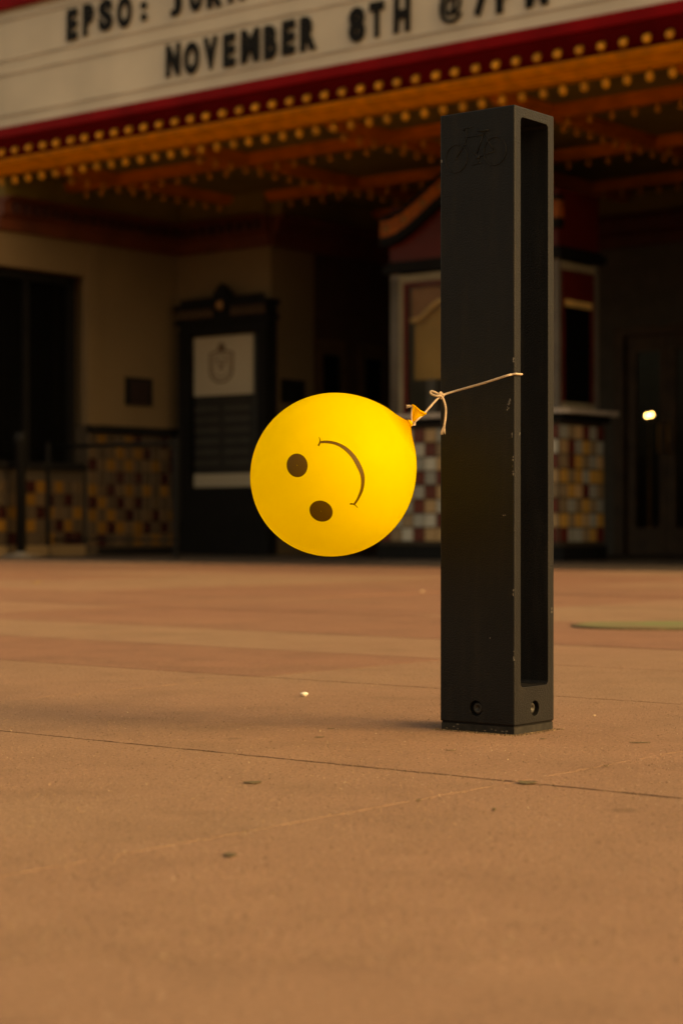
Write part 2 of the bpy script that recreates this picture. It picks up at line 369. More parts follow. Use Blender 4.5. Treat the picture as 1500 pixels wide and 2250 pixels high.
# back wall with a door opening
d0, d1 = on_b(1372, BD), on_b(1372, BD) + .86
mb = MB(); mb.box(AC - .03, d0, BD, BD + .15, 0, ZS); mb.box(d0, d1, BD, BD + .15, 2.08, ZS); mb.box(d1, 3.4, BD, BD + .15, 0, ZS)
part(mb, 'back_wall', M_greywall, tb)
part(bx(3.2, 3.4, 1.1, BD - .002, 0, ZS), 'light_block_wall', M_darkwall, tb)  # unseen wall added to block light entering under the marquee from the right
mb = MB(); mb.box(d0 - 1.2, d1 + 2.2, BD + 3, BD + 3.1, 0, 2.6); mb.box(d0 - 1.2, d1 + 2.2, BD + .16, BD + 3, 2.6, 2.7); mb.box(d0 - 1.3, d0 - 1.2, BD + .16, BD + 3, 0, 2.6); mb.box(d1 + 2.2, d1 + 2.3, BD + .16, BD + 3, 0, 2.6)
part(mb, 'lobby_wall', M_darkwall, tb)
mb = MB(); mb.box(-11, 3.4, .62, 8, ZS + .10, 9.5); mb.box(-11, AW - .6, .3, 8, 0, ZS + .098)  # unseen upper block added to shut out sky; second box is left front wall
part(mb, 'unseen_upper_wall', M_plaster, tb)
# wall cornices with dentils
cz0, cz1 = ZT, 3.20
mb = MB()
mb.prism([(AW, cz0), (AW + .05, cz0), (AW + .06, cz0 + .10), (AW + .12, cz0 + .14), (AW + .12, cz0 + .24), (AW + .22, cz1), (AW, cz1)], 'y', .3, BB - .0)
mb.prism([(BB, cz0), (BB - .05, cz0), (BB - .06, cz0 + .10), (BB - .12, cz0 + .14), (BB - .12, cz0 + .24), (BB - .22, cz1), (BB, cz1)], 'x', AW, AC + .02)
mb.prism([(AC, cz0), (AC + .05, cz0), (AC + .06, cz0 + .10), (AC + .12, cz0 + .14), (AC + .12, cz0 + .24), (AC + .22, cz1), (AC, cz1)], 'y', BB - .02, BD)
mb.prism([(BD, cz0), (BD - .05, cz0), (BD - .06, cz0 + .10), (BD - .12, cz0 + .14), (BD - .12, cz0 + .24), (BD - .22, cz1), (BD, cz1)], 'x', AC, 3.2)
co = part(mb, 'cornice', M_cornice, tb)
fz = MB(); fz.box(AW, AW + .13, .3, BB - .13, 3.201, ZS); fz.box(AW, AC + .02, BB - .13, BB - .001, 3.201, ZS); fz.box(AC, AC + .13, BB - .001, BD - .13, 3.201, ZS); fz.box(AC, 3.2, BD - .13, BD - .001, 3.201, ZS)
part(fz, 'frieze', M_olive, tb)
dm = MB().box(-.03, .03, -.03, .03, 0, .085).mesh('dentil', M_cornd)
def fl(a, b, z, root): o = OFF[root.name]; return (a - o[0], b - o[1], z - o[2])
k = .42
while k < BB - .15: link('dentil', dm, co, fl(AW + .135, k, cz0 + .146, tb)); k += .12
k = AW + .2
while k < AC: link('dentil', dm, co, fl(k, BB - .135, cz0 + .146, tb)); k += .12
# left display window
bw = MB().box(AW - .22, AW - .20, .30, BWIN, .86, 2.61); part(bw, 'window_pane', M_darkglass, tb)
mb = MB(); mb.box(AW - .2, AW - .14, BWIN - .07, BWIN, .86, 2.61); mb.box(AW - .2, AW - .14, .3, BWIN, 2.53, 2.61); mb.box(AW - .19, AW - .15, .78, .84, .86, 2.53)
mb.box(AW - .2, AW + .02, .3, BWIN - .001, .80, .86)
part(mb, 'window_frame', M_blackm, tb)
# tiled wainscot
TP = .118
tmesh = {}
def tile_mesh(face, key):
    if (face, key) not in tmesh:
        h_ = TP / 2 - .0055; t = .012; c = .004
        pts = [(-h_, -h_, 0), (h_, -h_, 0), (h_, h_, 0), (-h_, h_, 0), (-h_, -h_, t - c), (h_, -h_, t - c), (h_, h_, t - c), (-h_, h_, t - c),
               (-h_ + c, -h_ + c, t), (h_ - c, -h_ + c, t), (h_ - c, h_ - c, t), (-h_ + c, h_ - c, t)]
        if face == '+a': vs_ = [(p[2], p[0], p[1]) for p in pts]
        else: vs_ = [(p[0], -p[2], p[1]) for p in pts]
        m_ = MB(); m_.add(vs_, [(8, 9, 10, 11)] + [(i, (i + 1) % 4, 4 + (i + 1) % 4, 4 + i) for i in range(4)] + [(4 + i, 4 + (i + 1) % 4, 8 + (i + 1) % 4, 8 + i) for i in range(4)])
        tmesh[(face, key)] = m_.mesh('tile', M_tile[key])
    return tmesh[(face, key)]
def tiles(parent, root, face, fixed, c0, c1, z0, rows, weights):
    n = int(round((c1 - c0) / TP)); st = (c1 - c0) / n; keys = list(weights); prev = {}
    for r_ in range(rows):
        for c in range(n):
            while True:
                k_ = rnd.choices(keys, [weights[q_] for q_ in keys])[0]
                if k_ != prev.get((r_ - 1, c)) and k_ != prev.get((r_, c - 1)) or rnd.random() < .12: break
            prev[(r_, c)] = k_; cc = c0 + st * (c + .5); zz = z0 + TP * (r_ + .5)
            o = link('tile', tile_mesh(face, k_), parent, fl(fixed, cc, zz, root) if face == '+a' else fl(cc, fixed, zz, root))
            if face == '+a': o.scale.y = st / TP
            else: o.scale.x = st / TP
WL = {'ochre': 3.6, 'oxblood': 3, 'dun': 4.5, 'umber': 6}
mb = MB(); mb.box(AW - .3, AW + .02, BWIN + .002, BWIN + .139, .006, 1.225); mb.box(AW - .01, AW + .02, BWIN + .139, BB - .02, .075, 1.15); mb.box(AW - .08, AW - .04, .3, BWIN - .002, .101, .799)
wn = part(mb, 'tile_wainscot', M_grout, tb)
tiles(wn, tb, '+a', AW + .02, BWIN + .006, BB - .03, .085, 9, WL)
tiles(wn, tb, '+a', AW - .04, .35, BWIN - .01, .105, 5, WL)
mb = MB(); mb.box(AW, AW + .07, BWIN + .002, BB - .01, 1.151, 1.205); mb.box(AW, AW + .045, BWIN + .139, BB - .01, 1.205, 1.225); mb.box(AW, AW + .04, BWIN + .137, BB - .01, .006, .074)
part(mb, 'wainscot_cap', M_blackm, tb)
part(bx(AW + .1, AC + .012, BB - .02, BB + .0005, .006, 1.2), 'poster_wall_base', M_darkwall, tb)
# side doors in the dark wall
for xa, xb in ((694, 757), (787, 846)):
    b0, b1 = on_a(xa, AC - .03), on_a(xb, AC - .03)
    dr = part(bx(AC - .04, AC - .018, b0, b1, .006, 2.1), 'side_door', M_wood, tb)
    part(bx(AC - .019, AC - .012, b0 + .1, b1 - .1, .3, 1.95), 'pane', M_darkglass, dr, tb)
# entrance doors, each leaf with glass and a handle
lw = (d1 - d0) / 2
fr = MB(); fr.box(d0 - .10, d0, BD - .03, BD + .1, .005, 2.16); fr.box(d1, d1 + .1, BD - .03, BD + .1, .005, 2.16); fr.box(d0, d1, BD - .03, BD + .1, 2.08, 2.16)
part(fr, 'door_frame', M_wood, tb)
for i in range(2):
    a0 = d0 + .004 + i * lw; a1 = a0 + lw - .008
    m_ = MB(); s_ = .10; m_.box(a0, a0 + s_, BD + .02, BD + .065, .01, 2.075); m_.box(a1 - s_ * .6, a1, BD + .02, BD + .065, .01, 2.075)
    m_.box(a0 + s_, a1 - s_ * .6, BD + .021, BD + .064, .01, .26); m_.box(a0 + s_, a1 - s_ * .6, BD + .021, BD + .064, 1.93, 2.075)
    dl = part(m_, 'door', M_wood, tb)
    part(bx(a0 + s_, a1 - s_ * .6, BD + .04, BD + .046, .26, 1.93), 'pane', M_glass, dl, tb)
    hb = a1 - .04 if i == 0 else a0 + .05
    part(MB().tube([(hb, BD + .02, .95), (hb, BD - .035, .97), (hb, BD - .035, 1.23), (hb, BD + .02, 1.25)], .011, 8), 'handle', M_brass, dl, tb, True)
# lit lamp inside the lobby
la, lb = on_b(1426, BD + .5), BD + .5
lz = zat(912, la, lb)
lp = fthing('lobby_lamp', la, lb, 0, 'small lit lamp glowing behind the glass of the entrance door', 'lamp')
part(MB().lathe([(0.004, .12), (.02, .12), (.03, .02), (lz - .06, .012), (lz - .055, .05), (lz - .05, .05)], (la, lb, 0), (0, 0, 1), 14), 'lamp_stand', M_brass, lp, None, True)
for s_ in (-1, 1):
    part(MB().lathe([(-.017, .004), (-.012, .012), (0, .016), (.012, .012), (.017, .004)], (la + s_ * .024, lb, lz + .004 * s_ - .02 + .02), (0, 0, 1), 12), 'glowing_bulb', M_lamp, lp, None, True)

# ================================================================== MARQUEE
mq = fthing('theatre_marquee', 0, 0, 3.3, 'cinema marquee with white letter board, red trim, gold cornice and rows of amber bulbs', 'marquee')
ML, MR = -9.0, 7.0  # right end lengthened out of view so the soffit shades the booth side
ZB = H + 3.4                     # bottom of the white board
brd = part(bx(ML, MR, 0, .06, ZB, ZB + 1.02), 'letter_board', M_board, mq)
def u_a(x): return on_b(x, 0)
k = ML + .37
mb = MB()
for z_ in (.105, .458, .580, .925): mb.box(ML + .01, MR - .01, -.010, .001, ZB + z_, ZB + z_ + .012)
part(mb, 'letter_track', M_rail, brd, mq)
part(MB().prism([(-.05, ZB - .084), (-.05, ZB - .006), (-.035, ZB + .004), (.3, ZB + .004), (.3, ZB - .084)], 'x', ML, MR).box(ML, MR, -.05, .3, ZB + 1.02, ZB + 1.13), 'red_trim', M_red, mq)
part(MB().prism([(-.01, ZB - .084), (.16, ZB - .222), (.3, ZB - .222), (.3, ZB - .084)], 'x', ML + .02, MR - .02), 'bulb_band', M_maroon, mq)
gp = [(.115, ZB - .223), (.105, ZB - .230), (.105, ZB - .244), (.13, ZB - .252), (.135, ZB - .272), (.175, ZB - .280), (.18, ZB - .290), (.21, ZB - .296), (.215, ZB - .306), (.25, ZB - .312), (.255, ZB - .322), (.36, ZB - .322), (.36, ZB - .223)]
gc = part(MB().prism(gp, 'x', ML + .02, MR - .02), 'gold_cornice', M_gold, mq)
bead = MB().lathe([(-.013, .004), (-.009, .012), (0, .016), (.009, .012), (.013, .004)], (0, 0, 0), (1, 0, 0), 8).mesh('bead', M_gold)
mb = MB(); k = ML + .1
while k < MR - .1:
    mb.box(k, k + .018, .118, .14, ZB - .270, ZB - .2525); k += .036
part(mb, 'dentil_course', M_gold, mq)['kind'] = 'stuff'
SOF = ZB - .37
part(bx(ML + .02, MR - .02, .36, BD + .1, SOF + .085, SOF + .15), 'soffit_panel', M_olive, mq)
beams_a = [-.38 + 1.52 * k for k in range(-5, 5)]; beams_b = [1.08, 2.60, 4.10]
BW = .075
for a_ in beams_a:
    lo = .36
    segs = [(.361, beams_b[0] - BW)] + [(beams_b[i] + BW, beams_b[i + 1] - BW) for i in range(2)] + [(beams_b[2] + BW, BD - .01)]
    for s0, s1 in segs:
        part(MB().prism([(a_ - BW, SOF + .085), (a_ - BW, SOF + .03), (a_ - BW + .03, SOF + .03), (a_ - BW + .03, SOF), (a_ + BW - .03, SOF), (a_ + BW - .03, SOF + .03), (a_ + BW, SOF + .03), (a_ + BW, SOF + .085)], 'y', s0, s1), 'cross_beam', M_rust, mq)
for b_ in beams_b:
    part(MB().prism([(b_ - BW, SOF + .085), (b_ - BW, SOF + .03), (b_ - BW + .03, SOF + .03), (b_ - BW + .03, SOF), (b_ + BW - .03, SOF), (b_ + BW - .03, SOF + .03), (b_ + BW, SOF + .03), (b_ + BW, SOF + .085)], 'x', ML + .05, MR - .05), 'long_beam', M_rust, mq)
# marquee back box (roof)
part(bx(ML + .01, MR - .01, .06, .60, ZB + .01, ZB + 1.0), 'marquee_body', M_maroon, mq)
# bulbs
def bulb_mesh(axis, name, r=.031, m0=None):
    m_ = MB(); m_.lathe([(0, .016), (.012, .017), (.018, .013)], (0, 0, 0), axis, 10, 1)
    m_.lathe([(.018, .011), (.028, r * .8), (.028 + r * .75, r), (.028 + r * 1.5, r * .8), (.028 + r * 1.95, r * .3)], (0, 0, 0), axis, 10, 0)
    return m_.mesh(name, [m0 or M_bulb, M_brass], True)
ax1 = Vector((0, -.75, -.66)).normalized()
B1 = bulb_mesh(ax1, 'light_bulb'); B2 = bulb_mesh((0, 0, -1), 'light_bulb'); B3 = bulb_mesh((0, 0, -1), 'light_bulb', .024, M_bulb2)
def bulb(me, a, b, z):
    o = link('light_bulb', me, mq, fl(a, b, z, mq)); o.rotation_euler.z = 0; return o
def a_ok(a, b, m=40):
    p = fw(a, b); x = 750 + p.x / p.y * F; return -m < x < 1500 + m
S1 = .172
a = ML + .2
while a < MR - .2:
    if a_ok(a, .1): bulb(B1, a + rnd.gauss(0, .003), .080, ZB - .154)
    if a_ok(a, .33): bulb(B2, a + .05 + rnd.gauss(0, .003), .305, ZB - .322)
    a += S1
for a_ in beams_a:
    b = .50
    while b < BD - .9:
        p = fw(a_, b)
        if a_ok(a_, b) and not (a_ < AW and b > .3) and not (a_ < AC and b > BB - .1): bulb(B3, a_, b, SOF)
        b += .19
for b_ in beams_b:
    a = -6.5
    while a < MR - .3:
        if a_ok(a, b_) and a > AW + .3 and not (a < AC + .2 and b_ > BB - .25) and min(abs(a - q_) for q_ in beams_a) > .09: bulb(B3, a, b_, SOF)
        a += .19
# letters
def glyph(ch, bold=.060):
    c = bpy.data.curves.new('g', 'FONT'); c.body = ch; c.size = 1; c.offset = bold; c.extrude = .02; c.resolution_u = 4
    o = bpy.data.objects.new('g', c); COL.objects.link(o)
    dg = bpy.context.evaluated_depsgraph_get(); dg.update()
    me = bpy.data.meshes.new_from_object(o.evaluated_get(dg)); bpy.data.objects.remove(o); bpy.data.curves.remove(c)
    return me
def letter(ch, x0, x1, zb, h, parent, tilt=0.0, bold=.060):
    me = glyph(ch, bold); xs = [v.co.x for v in me.vertices]; ys = [v.co.y for v in me.vertices]
    a0, a1 = u_a(x0), u_a(x1); mx0, mx1, my0, my1 = min(xs), max(xs), min(ys), max(ys)
    for v in me.vertices:
        fx = (v.co.x - mx0) / (mx1 - mx0); fy = (v.co.y - my0) / (my1 - my0)
        v.co = Vector((a0 + (a1 - a0) * fx + tilt * fy * h, -.016 - v.co.z * .25, zb + h * fy)) - Vector(OFF[mq.name])
    me.materials.clear(); me.materials.append(M_letter); me.name = 'letter'
    bm = bmesh.new(); bm.from_mesh(me); bmesh.ops.recalc_face_normals(bm, faces=bm.faces); bm.to_mesh(me); bm.free()
    o = link('letter', me, brd); o['label'] = 'black marquee letter ' + ch
    return o
R2 = [('N', 367, 398), ('O', 407, 440), ('V', 450, 481), ('E', 493, 519), ('M', 532, 572), ('B', 583, 611), ('E', 622, 650), ('R', 662, 697),
      ('8', 769, 805), ('T', 814, 846), ('H', 867, 903), ('@', 967, 1018), ('7', 1042, 1080), ('P', 1092, 1130), ('M', 1157, 1206)]
for ch, x0, x1 in R2: letter(ch, x0, x1, ZB + .150 + rnd.gauss(0, .004), .262 if ch != '@' else .25, brd, rnd.gauss(0, .012), .060 if ch != '@' else .018)
R1 = [('E', 149, 172), ('P', 185, 208), ('S', 220, 250), ('O', 260, 292), ('J', 377, 401), ('U', 419, 446), ('R', 458, 490), ('A', 503, 540)]
for ch, x0, x1 in R1: letter(ch, x0, x1, ZB + .640 + rnd.gauss(0, .004), .262, brd, rnd.gauss(0, .012))
letter(':', 312, 325, ZB + .655, .16, brd)

# ================================================================== TICKET BOOTH
BF = 1.85; BR = on_b(1230, BF); BL = on_b(828, BF); BK = 2.55
CZ = 1.215                        # counter top
bt = fthing('ticket_booth', (BL + BR) / 2, BF, 0.004, 'ticket booth with checkered tile base, marble counter and curved orange pediment', 'ticket booth')
core = MB(); core.box(BL + .02, BR - .02, BF + .012, BK, .12, 1.12)
cr = part(core, 'tile_base', M_grout, bt)
part(MB().box(BL - .02, BR + .01, BF + .03, BK, .004, .12), 'plinth', M_blackm, bt)
WB = {'cream': 3, 'tan': 3.4, 'maroon': 3, 'brown': 2.2, 'grey': 2}
WR = {'amber': 4, 'tan': 2, 'maroon': 3, 'grey': 3, 'brown': 3}
tiles(cr, bt, '-b', BF + .012, BL + .02, BR - .02, .15, 8, WB)
tiles(cr, bt, '+a', BR - .02, BF + .03, BK - .02, .15, 8, WR)
part(MB().prism([(BL - .06, BF - .06), (BR + .04, BF - .06), (BR + .09, BF - .01), (BR + .09, BK + .05), (BL - .06, BK + .05)], 'z', CZ - .035, CZ), 'counter', M_marble, bt)
part(MB().box(BL, BR + .03, BF - .015, BK + .01, 1.121, CZ - .036), 'counter_moulding', M_blackm, bt)
# upper glazed cabin
UL_, UR_, UF, UB = BL + .10, BR - .06, BF + .06, BK - .02
zt = 2.42
mb = MB()
for (a0, a1, b0, b1) in ((UL_, UL_ + .10, UF, UF + .10), (UR_ - .05, UR_, UF, UF + .05), (UR_ - .08, UR_, UB - .08, UB), (UL_, UL_ + .1, UB - .1, UB)):
    part(MB().box(a0, a1, b0, b1, CZ + .001, zt), 'corner_post', M_greyp, bt)
for i_ in range(3): part(MB().tube([(UL_ + .02 + .03 * i_, UF - .004, CZ + .002), (UL_ + .02 + .03 * i_, UF - .004, zt - .05)], .010, 8), 'reed_moulding', M_greyp, bt, None, True)
wa0, wa1 = UL_ + .13, UR_ - .08
fm = MB()
fm.box(wa0 - .028, wa1 + .028, UF - .02, UF + .03, zt - .085, zt - .02)
fm.box(wa0 - .028, wa0 + .012, UF - .019, UF + .03, CZ + .002, zt - .086); fm.box(wa1 - .012, wa1 + .028, UF - .019, UF + .03, CZ + .002, zt - .086)
wf = part(fm, 'window_frame', M_creamp, bt)
fi = MB(); fi.box(wa0 + .012, wa0 + .042, UF - .01, UF + .025, CZ + .003, zt - .087); fi.box(wa1 - .042, wa1 - .012, UF - .01, UF + .025, CZ + .003, zt - .087); fi.box(wa0 + .042, wa1 - .042, UF - .01, UF + .025, zt - .117, zt - .087)
mid = (wa0 + wa1) / 2; fi.box(mid - .025, mid + .025, UF - .011, UF + .025, CZ + .003, zt - .118)
part(fi, 'red_sash', M_redp, wf, bt)
part(bx(wa0 + .03, wa1 - .03, UF + .004, UF + .008, CZ + .003, zt - .1), 'pane', M_glass, bt)
# valance and blind inside the front window
def scallop(a0, a1, zlo, zhi, n=24, rep=2):
    out = []
    for i_ in range(n + 1):
        t = i_ / n; ph = (t * rep) % 1.0; s_ = .5 - .5 * math.cos(2 * math.pi * min(1, max(0, (ph - .12) / .76)))
        out.append((a0 + (a1 - a0) * t, zlo + (zhi - zlo) * (s_ ** .6 if s_ > 0 else 0)))
    return out
sc_ = scallop(wa0 + .045, wa1 - .045, 2.02, 2.17)
M_val = mat('brown_valance', (.34, .16, .075), .8)
M_gilt = mat('gilt_braid', (.72, .46, .18), .6)
part(MB().prism(sc_ + [(wa1 - .045, zt - .12), (wa0 + .045, zt - .12)], 'y', UF + .06, UF + .07), 'valance', M_val, bt)
part(MB().tube([(p[0], UF + .055, p[1]) for p in sc_], .022, 8), 'valance_braid', M_gilt, bt, None, True)
mb = MB(); nst = 26
for i_ in range(nst):
    a0 = wa0 + .05 + (wa1 - wa0 - .1) * i_ / nst; a1 = wa0 + .05 + (wa1 - wa0 - .1) * (i_ + 1) / nst
    mb.add([(a0, UF + .10, 1.52), ((a0 + a1) / 2, UF + .112, 1.52), (a1, UF + .10, 1.52), (a1, UF + .10, 2.25), ((a0 + a1) / 2, UF + .112, 2.25), (a0, UF + .10, 2.25),
            (a0, UF + .12, 1.52), (a1, UF + .12, 1.52), (a1, UF + .12, 2.25), (a0, UF + .12, 2.25)], [(0, 1, 4, 5), (1, 2, 3, 4), (6, 9, 8, 7), (0, 6, 7, 2, 1), (5, 4, 3, 8, 9)])
part(mb, 'window_blind', M_blind, bt)
part(bx(wa1 - .20, wa1 - .05, UF + .10, UF + .16, CZ + .001, CZ + .28), 'notice_card', M_poster, bt)
part(bx(UL_ + .1, UR_ - .1, UB - .06, UB - .03, CZ, zt), 'cabin_back', M_darkwall, bt)
# side window
sm = MB(); s0, s1 = UF + .06, UB - .09
part(bx(UR_ - .03, UR_ + .015, s0, s1, zt - .085, zt - .02), 'side_window_head', M_creamp, bt); part(bx(UR_ - .03, UR_ + .014, s0, s1, CZ + .002, CZ + .06), 'side_window_sill', M_creamp, bt)
part(bx(UR_ - .012, UR_ - .007, s0, s1, CZ + .06, zt - .085), 'pane', M_darkglass, bt)
sm = MB(); sm.box(UR_ - .004, UR_ + .010, s0, s0 + .03, CZ + .061, zt - .086); sm.box(UR_ - .004, UR_ + .010, s1 - .03, s1, CZ + .061, zt - .086); sm.box(UR_ - .005, UR_ + .004, s0 + .03, s1 - .03, 2.10, zt - .086)
part(sm, 'side_sash', M_redp, bt)
part(bx(UR_ - .004, UR_ + .012, s0 + .03, s1 - .03, 2.045, 2.10), 'side_gilt_bar', M_gilt, bt)
# entablature, red frieze, curved pediment
part(MB().box(UL_ - .05, UR_ + .05, UF - .05, UB + .03, zt, zt + .07).box(UL_ - .02, UR_ + .02, UF - .02, UB, zt + .07, zt + .10), 'dark_entablature', M_blackm, bt)
part(bx(UL_ - .005, UR_ + .005, UF - .005, UB - .01, zt + .10, zt + .56), 'red_frieze', M_redp, bt)
def ped(inset, n=28):
    a0, a1 = UL_ - .06, UR_ + .06; up = []
    for i_ in range(n + 1):
        t = i_ / n; s_ = .5 - .5 * math.cos(2 * math.pi * min(1, max(0, (t - .03) / .94)))
        up.append((a0 + (a1 - a0) * t, zt + .28 + inset + .37 * s_ ** .9))
    return up
lo, hi = ped(0), ped(.19)
part(MB().prism(ped(.03) + ped(.17)[::-1], 'y', UF - .07, UF + .0), 'orange_pediment', mat('orange_pediment', (.34, .085, .012), .5, .35, 14), bt)
part(MB().prism(ped(-.045) + ped(.029)[::-1], 'y', UF - .085, UF + .0), 'pediment_moulding', M_blackm, bt)
part(MB().prism(ped(.171) + ped(.21)[::-1], 'y', UF - .085, UF + .0), 'pediment_cap', M_blackm, bt)
pm_ = ped(.10)
ros = MB().lathe([(0, .034), (.012, .030), (.018, .012), (.026, .010)], (0, 0, 0), (0, -1, 0), 12).mesh('rosette', M_copper, True)
for i_ in range(1, 28, 3): link('rosette', ros, bt, fl(pm_[i_][0], UF - .069, pm_[i_][1], bt))

# ================================================================== POSTER CASE
PB = BB - .16
pa0, pa1 = on_b(393, PB), on_b(587, PB)
pc = fthing('poster_case', (pa0 + pa1) / 2, PB, .004, 'carved black poster display case with a crest poster against the tan wall', 'display case')
pz = lambda y, a=None: zat(y, (pa0 + pa1) / 2 if a is None else a, PB)
zt2 = pz(708)
mb = MB(); mb.box(pa0, pa0 + .12, PB, BB - .021, .004, zt2); mb.box(pa1 - .12, pa1, PB, BB - .021, .004, zt2); mb.box(pa0 + .12, pa1 - .12, PB, BB - .021, zt2 - .1, zt2)
mb.box(pa0 + .12, pa1 - .12, PB, BB - .021, .004, pz(1073))
part(mb, 'case_frame', M_blackm, pc)
for s_ in (pa0 + .03, pa1 - .03):
    pr = []; z_ = .3
    while z_ < zt2 - .05: pr += [(z_, .018), (z_ + .03, .03), (z_ + .06, .018)]; z_ += .075
    part(MB().lathe(pr, (s_, PB - .015, 0), (0, 0, 1), 10), 'turned_column', M_blackm, pc, None, True)
part(bx(pa0 + .12, pa1 - .12, PB + .10, PB + .12, pz(1073), zt2 - .1), 'back_board', M_pdark, pc)
ia0, ia1 = on_b(420, PB + .09), on_b(556, PB + .09)
po = part(bx(ia0, ia1, PB + .085, PB + .099, pz(866), pz(735)), 'crest_poster', M_poster, pc)
def shield(cx, cz, w_, h_):
    pts = []
    for i_ in range(25):
        t = math.pi * i_ / 24; pts.append((cx + w_ * math.cos(t), cz - h_ * .15 - h_ * .85 * math.sin(t) ** .8))
    return pts + [(cx - w_, cz + h_ * .75), (cx - w_ * .5, cz + h_ * .8), (cx, cz + h_), (cx + w_ * .5, cz + h_ * .8), (cx + w_, cz + h_ * .75)]
sc_c, sc_z = (ia0 + ia1) / 2, pz(800)
part(MB().tube([(p[0], PB + .083, p[1]) for p in shield(sc_c, sc_z, .145, .16)], .011, 6, True), 'crest_outline', M_ink, po, pc)
part(MB().tube([(p[0], PB + .083, p[1]) for p in shield(sc_c, sc_z, .105, .115)], .006, 6, True), 'crest_inner', M_ink, po, pc)
mb = MB(); mb.tube([(sc_c - .06, PB + .083, sc_z + .07), (sc_c, PB + .083, sc_z - .05), (sc_c + .06, PB + .083, sc_z + .07)], .007, 6)
for i_ in range(4): mb.box(sc_c - .07 + .02 * i_, sc_c + .07 - .02 * i_, PB + .078, PB + .086, sc_z + .045 - .04 * i_, sc_z + .055 - .04 * i_)
mb.lathe([(0, .05), (.008, .04)], (sc_c, PB + .086, sc_z + .17), (0, -1, 0), 12)
part(mb, 'crest_device', M_ink, po, pc)
for ci in range(2):
    for ri in range(6):
        w_ = (ia1 - ia0) / 2; a0 = ia0 + ci * w_ + .03; z_ = pz(890 + ri * 24)
        part(bx(a0, a0 + w_ - .07, PB + .093, PB + .099, z_ - .045, z_), 'notice_row', M_prow, pc)
part(bx(ia0, ia1, PB + .085, PB + .099, pz(1069), pz(1040)), 'title_strip', M_poster, pc)
part(bx(ia0 - .06, ia1 + .06, PB + .03, PB + .034, pz(1072), zt2 - .101), 'pane', M_glass, pc)
# carved crown
mb = MB(); mb.box(pa0 - .03, pa1 + .03, PB - .03, BB - .021, zt2, zt2 + .05); mb.box(pa0 - .04, pa1 + .04, PB - .045, BB - .021, zt2 + .14, zt2 + .19)
mb.box(pa0, pa1, PB, BB - .021, zt2 + .05, zt2 + .14)
cx = (pa0 + pa1) / 2
mb.prism([(cx - .13, zt2 + .19), (cx - .10, zt2 + .27), (cx - .05, zt2 + .33), (cx, zt2 + .37), (cx + .05, zt2 + .33), (cx + .10, zt2 + .27), (cx + .13, zt2 + .19)], 'y', PB - .03, PB + .05)
for i_ in range(9):
    for s_ in (-1, 1):
        q = cx + s_ * (.16 + .045 * i_)
        if pa0 < q < pa1: mb.lathe([(0, .016), (.03, .022), (.06, .008)], (q, PB - .01, zt2 + .19), (0, 0, 1), 8)
cw = part(mb, 'carved_crown', M_blackm, pc)
bal = MB().lathe([(0, .012), (.03, .02), (.06, .012), (.088, .018)], (0, 0, 0), (0, 0, 1), 8).mesh('baluster', M_wood, True)
k = pa0 + .05
while k < pa1 - .03:
    if abs(k - cx) > .09: link('baluster', bal, cw, fl(k, PB - .018, zt2 + .051, pc))
    k += .055
part(MB().lathe([(0, .05), (.015, .045), (.03, .02)], (cx, PB - .03, zt2 + .16), (0, -1, 0), 16), 'medallion', M_copper, cw, pc, True).scale = (1, 1, 1)

# ================================================================== PLAQUES
b0, b1 = on_a(274, AW), on_a(331, AW); z0, z1 = zat(893, AW, b1), zat(828, AW, b0)
pq = fthing('wall_plaque', AW, (b0 + b1) / 2, (z0 + z1) / 2, 'dark bronze plaque with rows of raised lines on the tan wall by the window', 'plaque', None)
p_ = part(MB().prism([(b0, z0), (b1, z0), (b1, z1), (b0, z1)], 'x', AW + .001, AW + .025), 'plate', M_blackm, pq)
m_ = MB()
for i_ in range(7): m_.box(AW + .025, AW + .029, b0 + .05, b1 - .05, z1 - .05 - .034 * i_, z1 - .036 - .034 * i_)
part(m_, 'raised_lines', mat('bronze_lines', (.035, .014, .010), .6), pq)
b0, b1 = on_a(616, AC), on_a(667, AC); z0, z1 = zat(888, AC, b1), zat(832, AC, b0)
pq = fthing('wall_plaque', AC, (b0 + b1) / 2, (z0 + z1) / 2, 'small black plaque on the wall corner right of the poster case', 'plaque', None)
part(MB().prism([(b0, z0), (b1, z0), (b1, z1), (b0, z1)], 'x', AC + .001, AC + .02), 'plate', M_letter, pq)
part(MB().prism([(b0 + .02, z0 + .02), (b1 - .02, z0 + .02), (b1 - .02, z1 - .02), (b0 + .02, z1 - .02)], 'x', AC + .02, AC + .024), 'raised_panel', M_blackm, pq)

# ================================================================== QUEUE RAIL
RB = .95; ra0 = AW + .05; ra1 = on_b(388, RB)
qr = fthing('queue_rail', ra0, RB, .004, 'black metal queue railing in front of the tiled wall left', 'railing')
zr = 1.0
part(MB().tube([(ra0 - .0, RB, zr), (ra1, RB, zr)], .02, 10), 'top_rail', M_blackm, qr, None, True)
part(MB().tube([(ra0 - .0, RB, .16), (ra1, RB, .16)], .012, 8), 'bottom_rail', M_blackm, qr, None, True)
for x_ in (106, 386):
    q = on_b(x_, RB); part(MB().lathe([(0.004, .05), (.012, .05), (.016, .022), (zr + .03, .022), (zr + .05, .012)], (q, RB, 0), (0, 0, 1), 12), 'post', M_blackm, qr, None, True)
sa = on_b(46, .45)
sp = fthing('stanchion', sa, .45, .004, 'single dark stanchion post standing at the far left edge', 'stanchion')
part(MB().lathe([(0.004, .16), (.02, .16), (.03, .05), (.05, .045)], (sa, .45, 0), (0, 0, 1), 20), 'foot', M_greyp, sp, None, True)
part(MB().lathe([(.05, .045), (1.0, .045), (1.02, .06), (1.1, .06), (1.12, .03)], (sa, .45, 0), (0, 0, 1), 16), 'pole', M_blackm, sp, None, True)

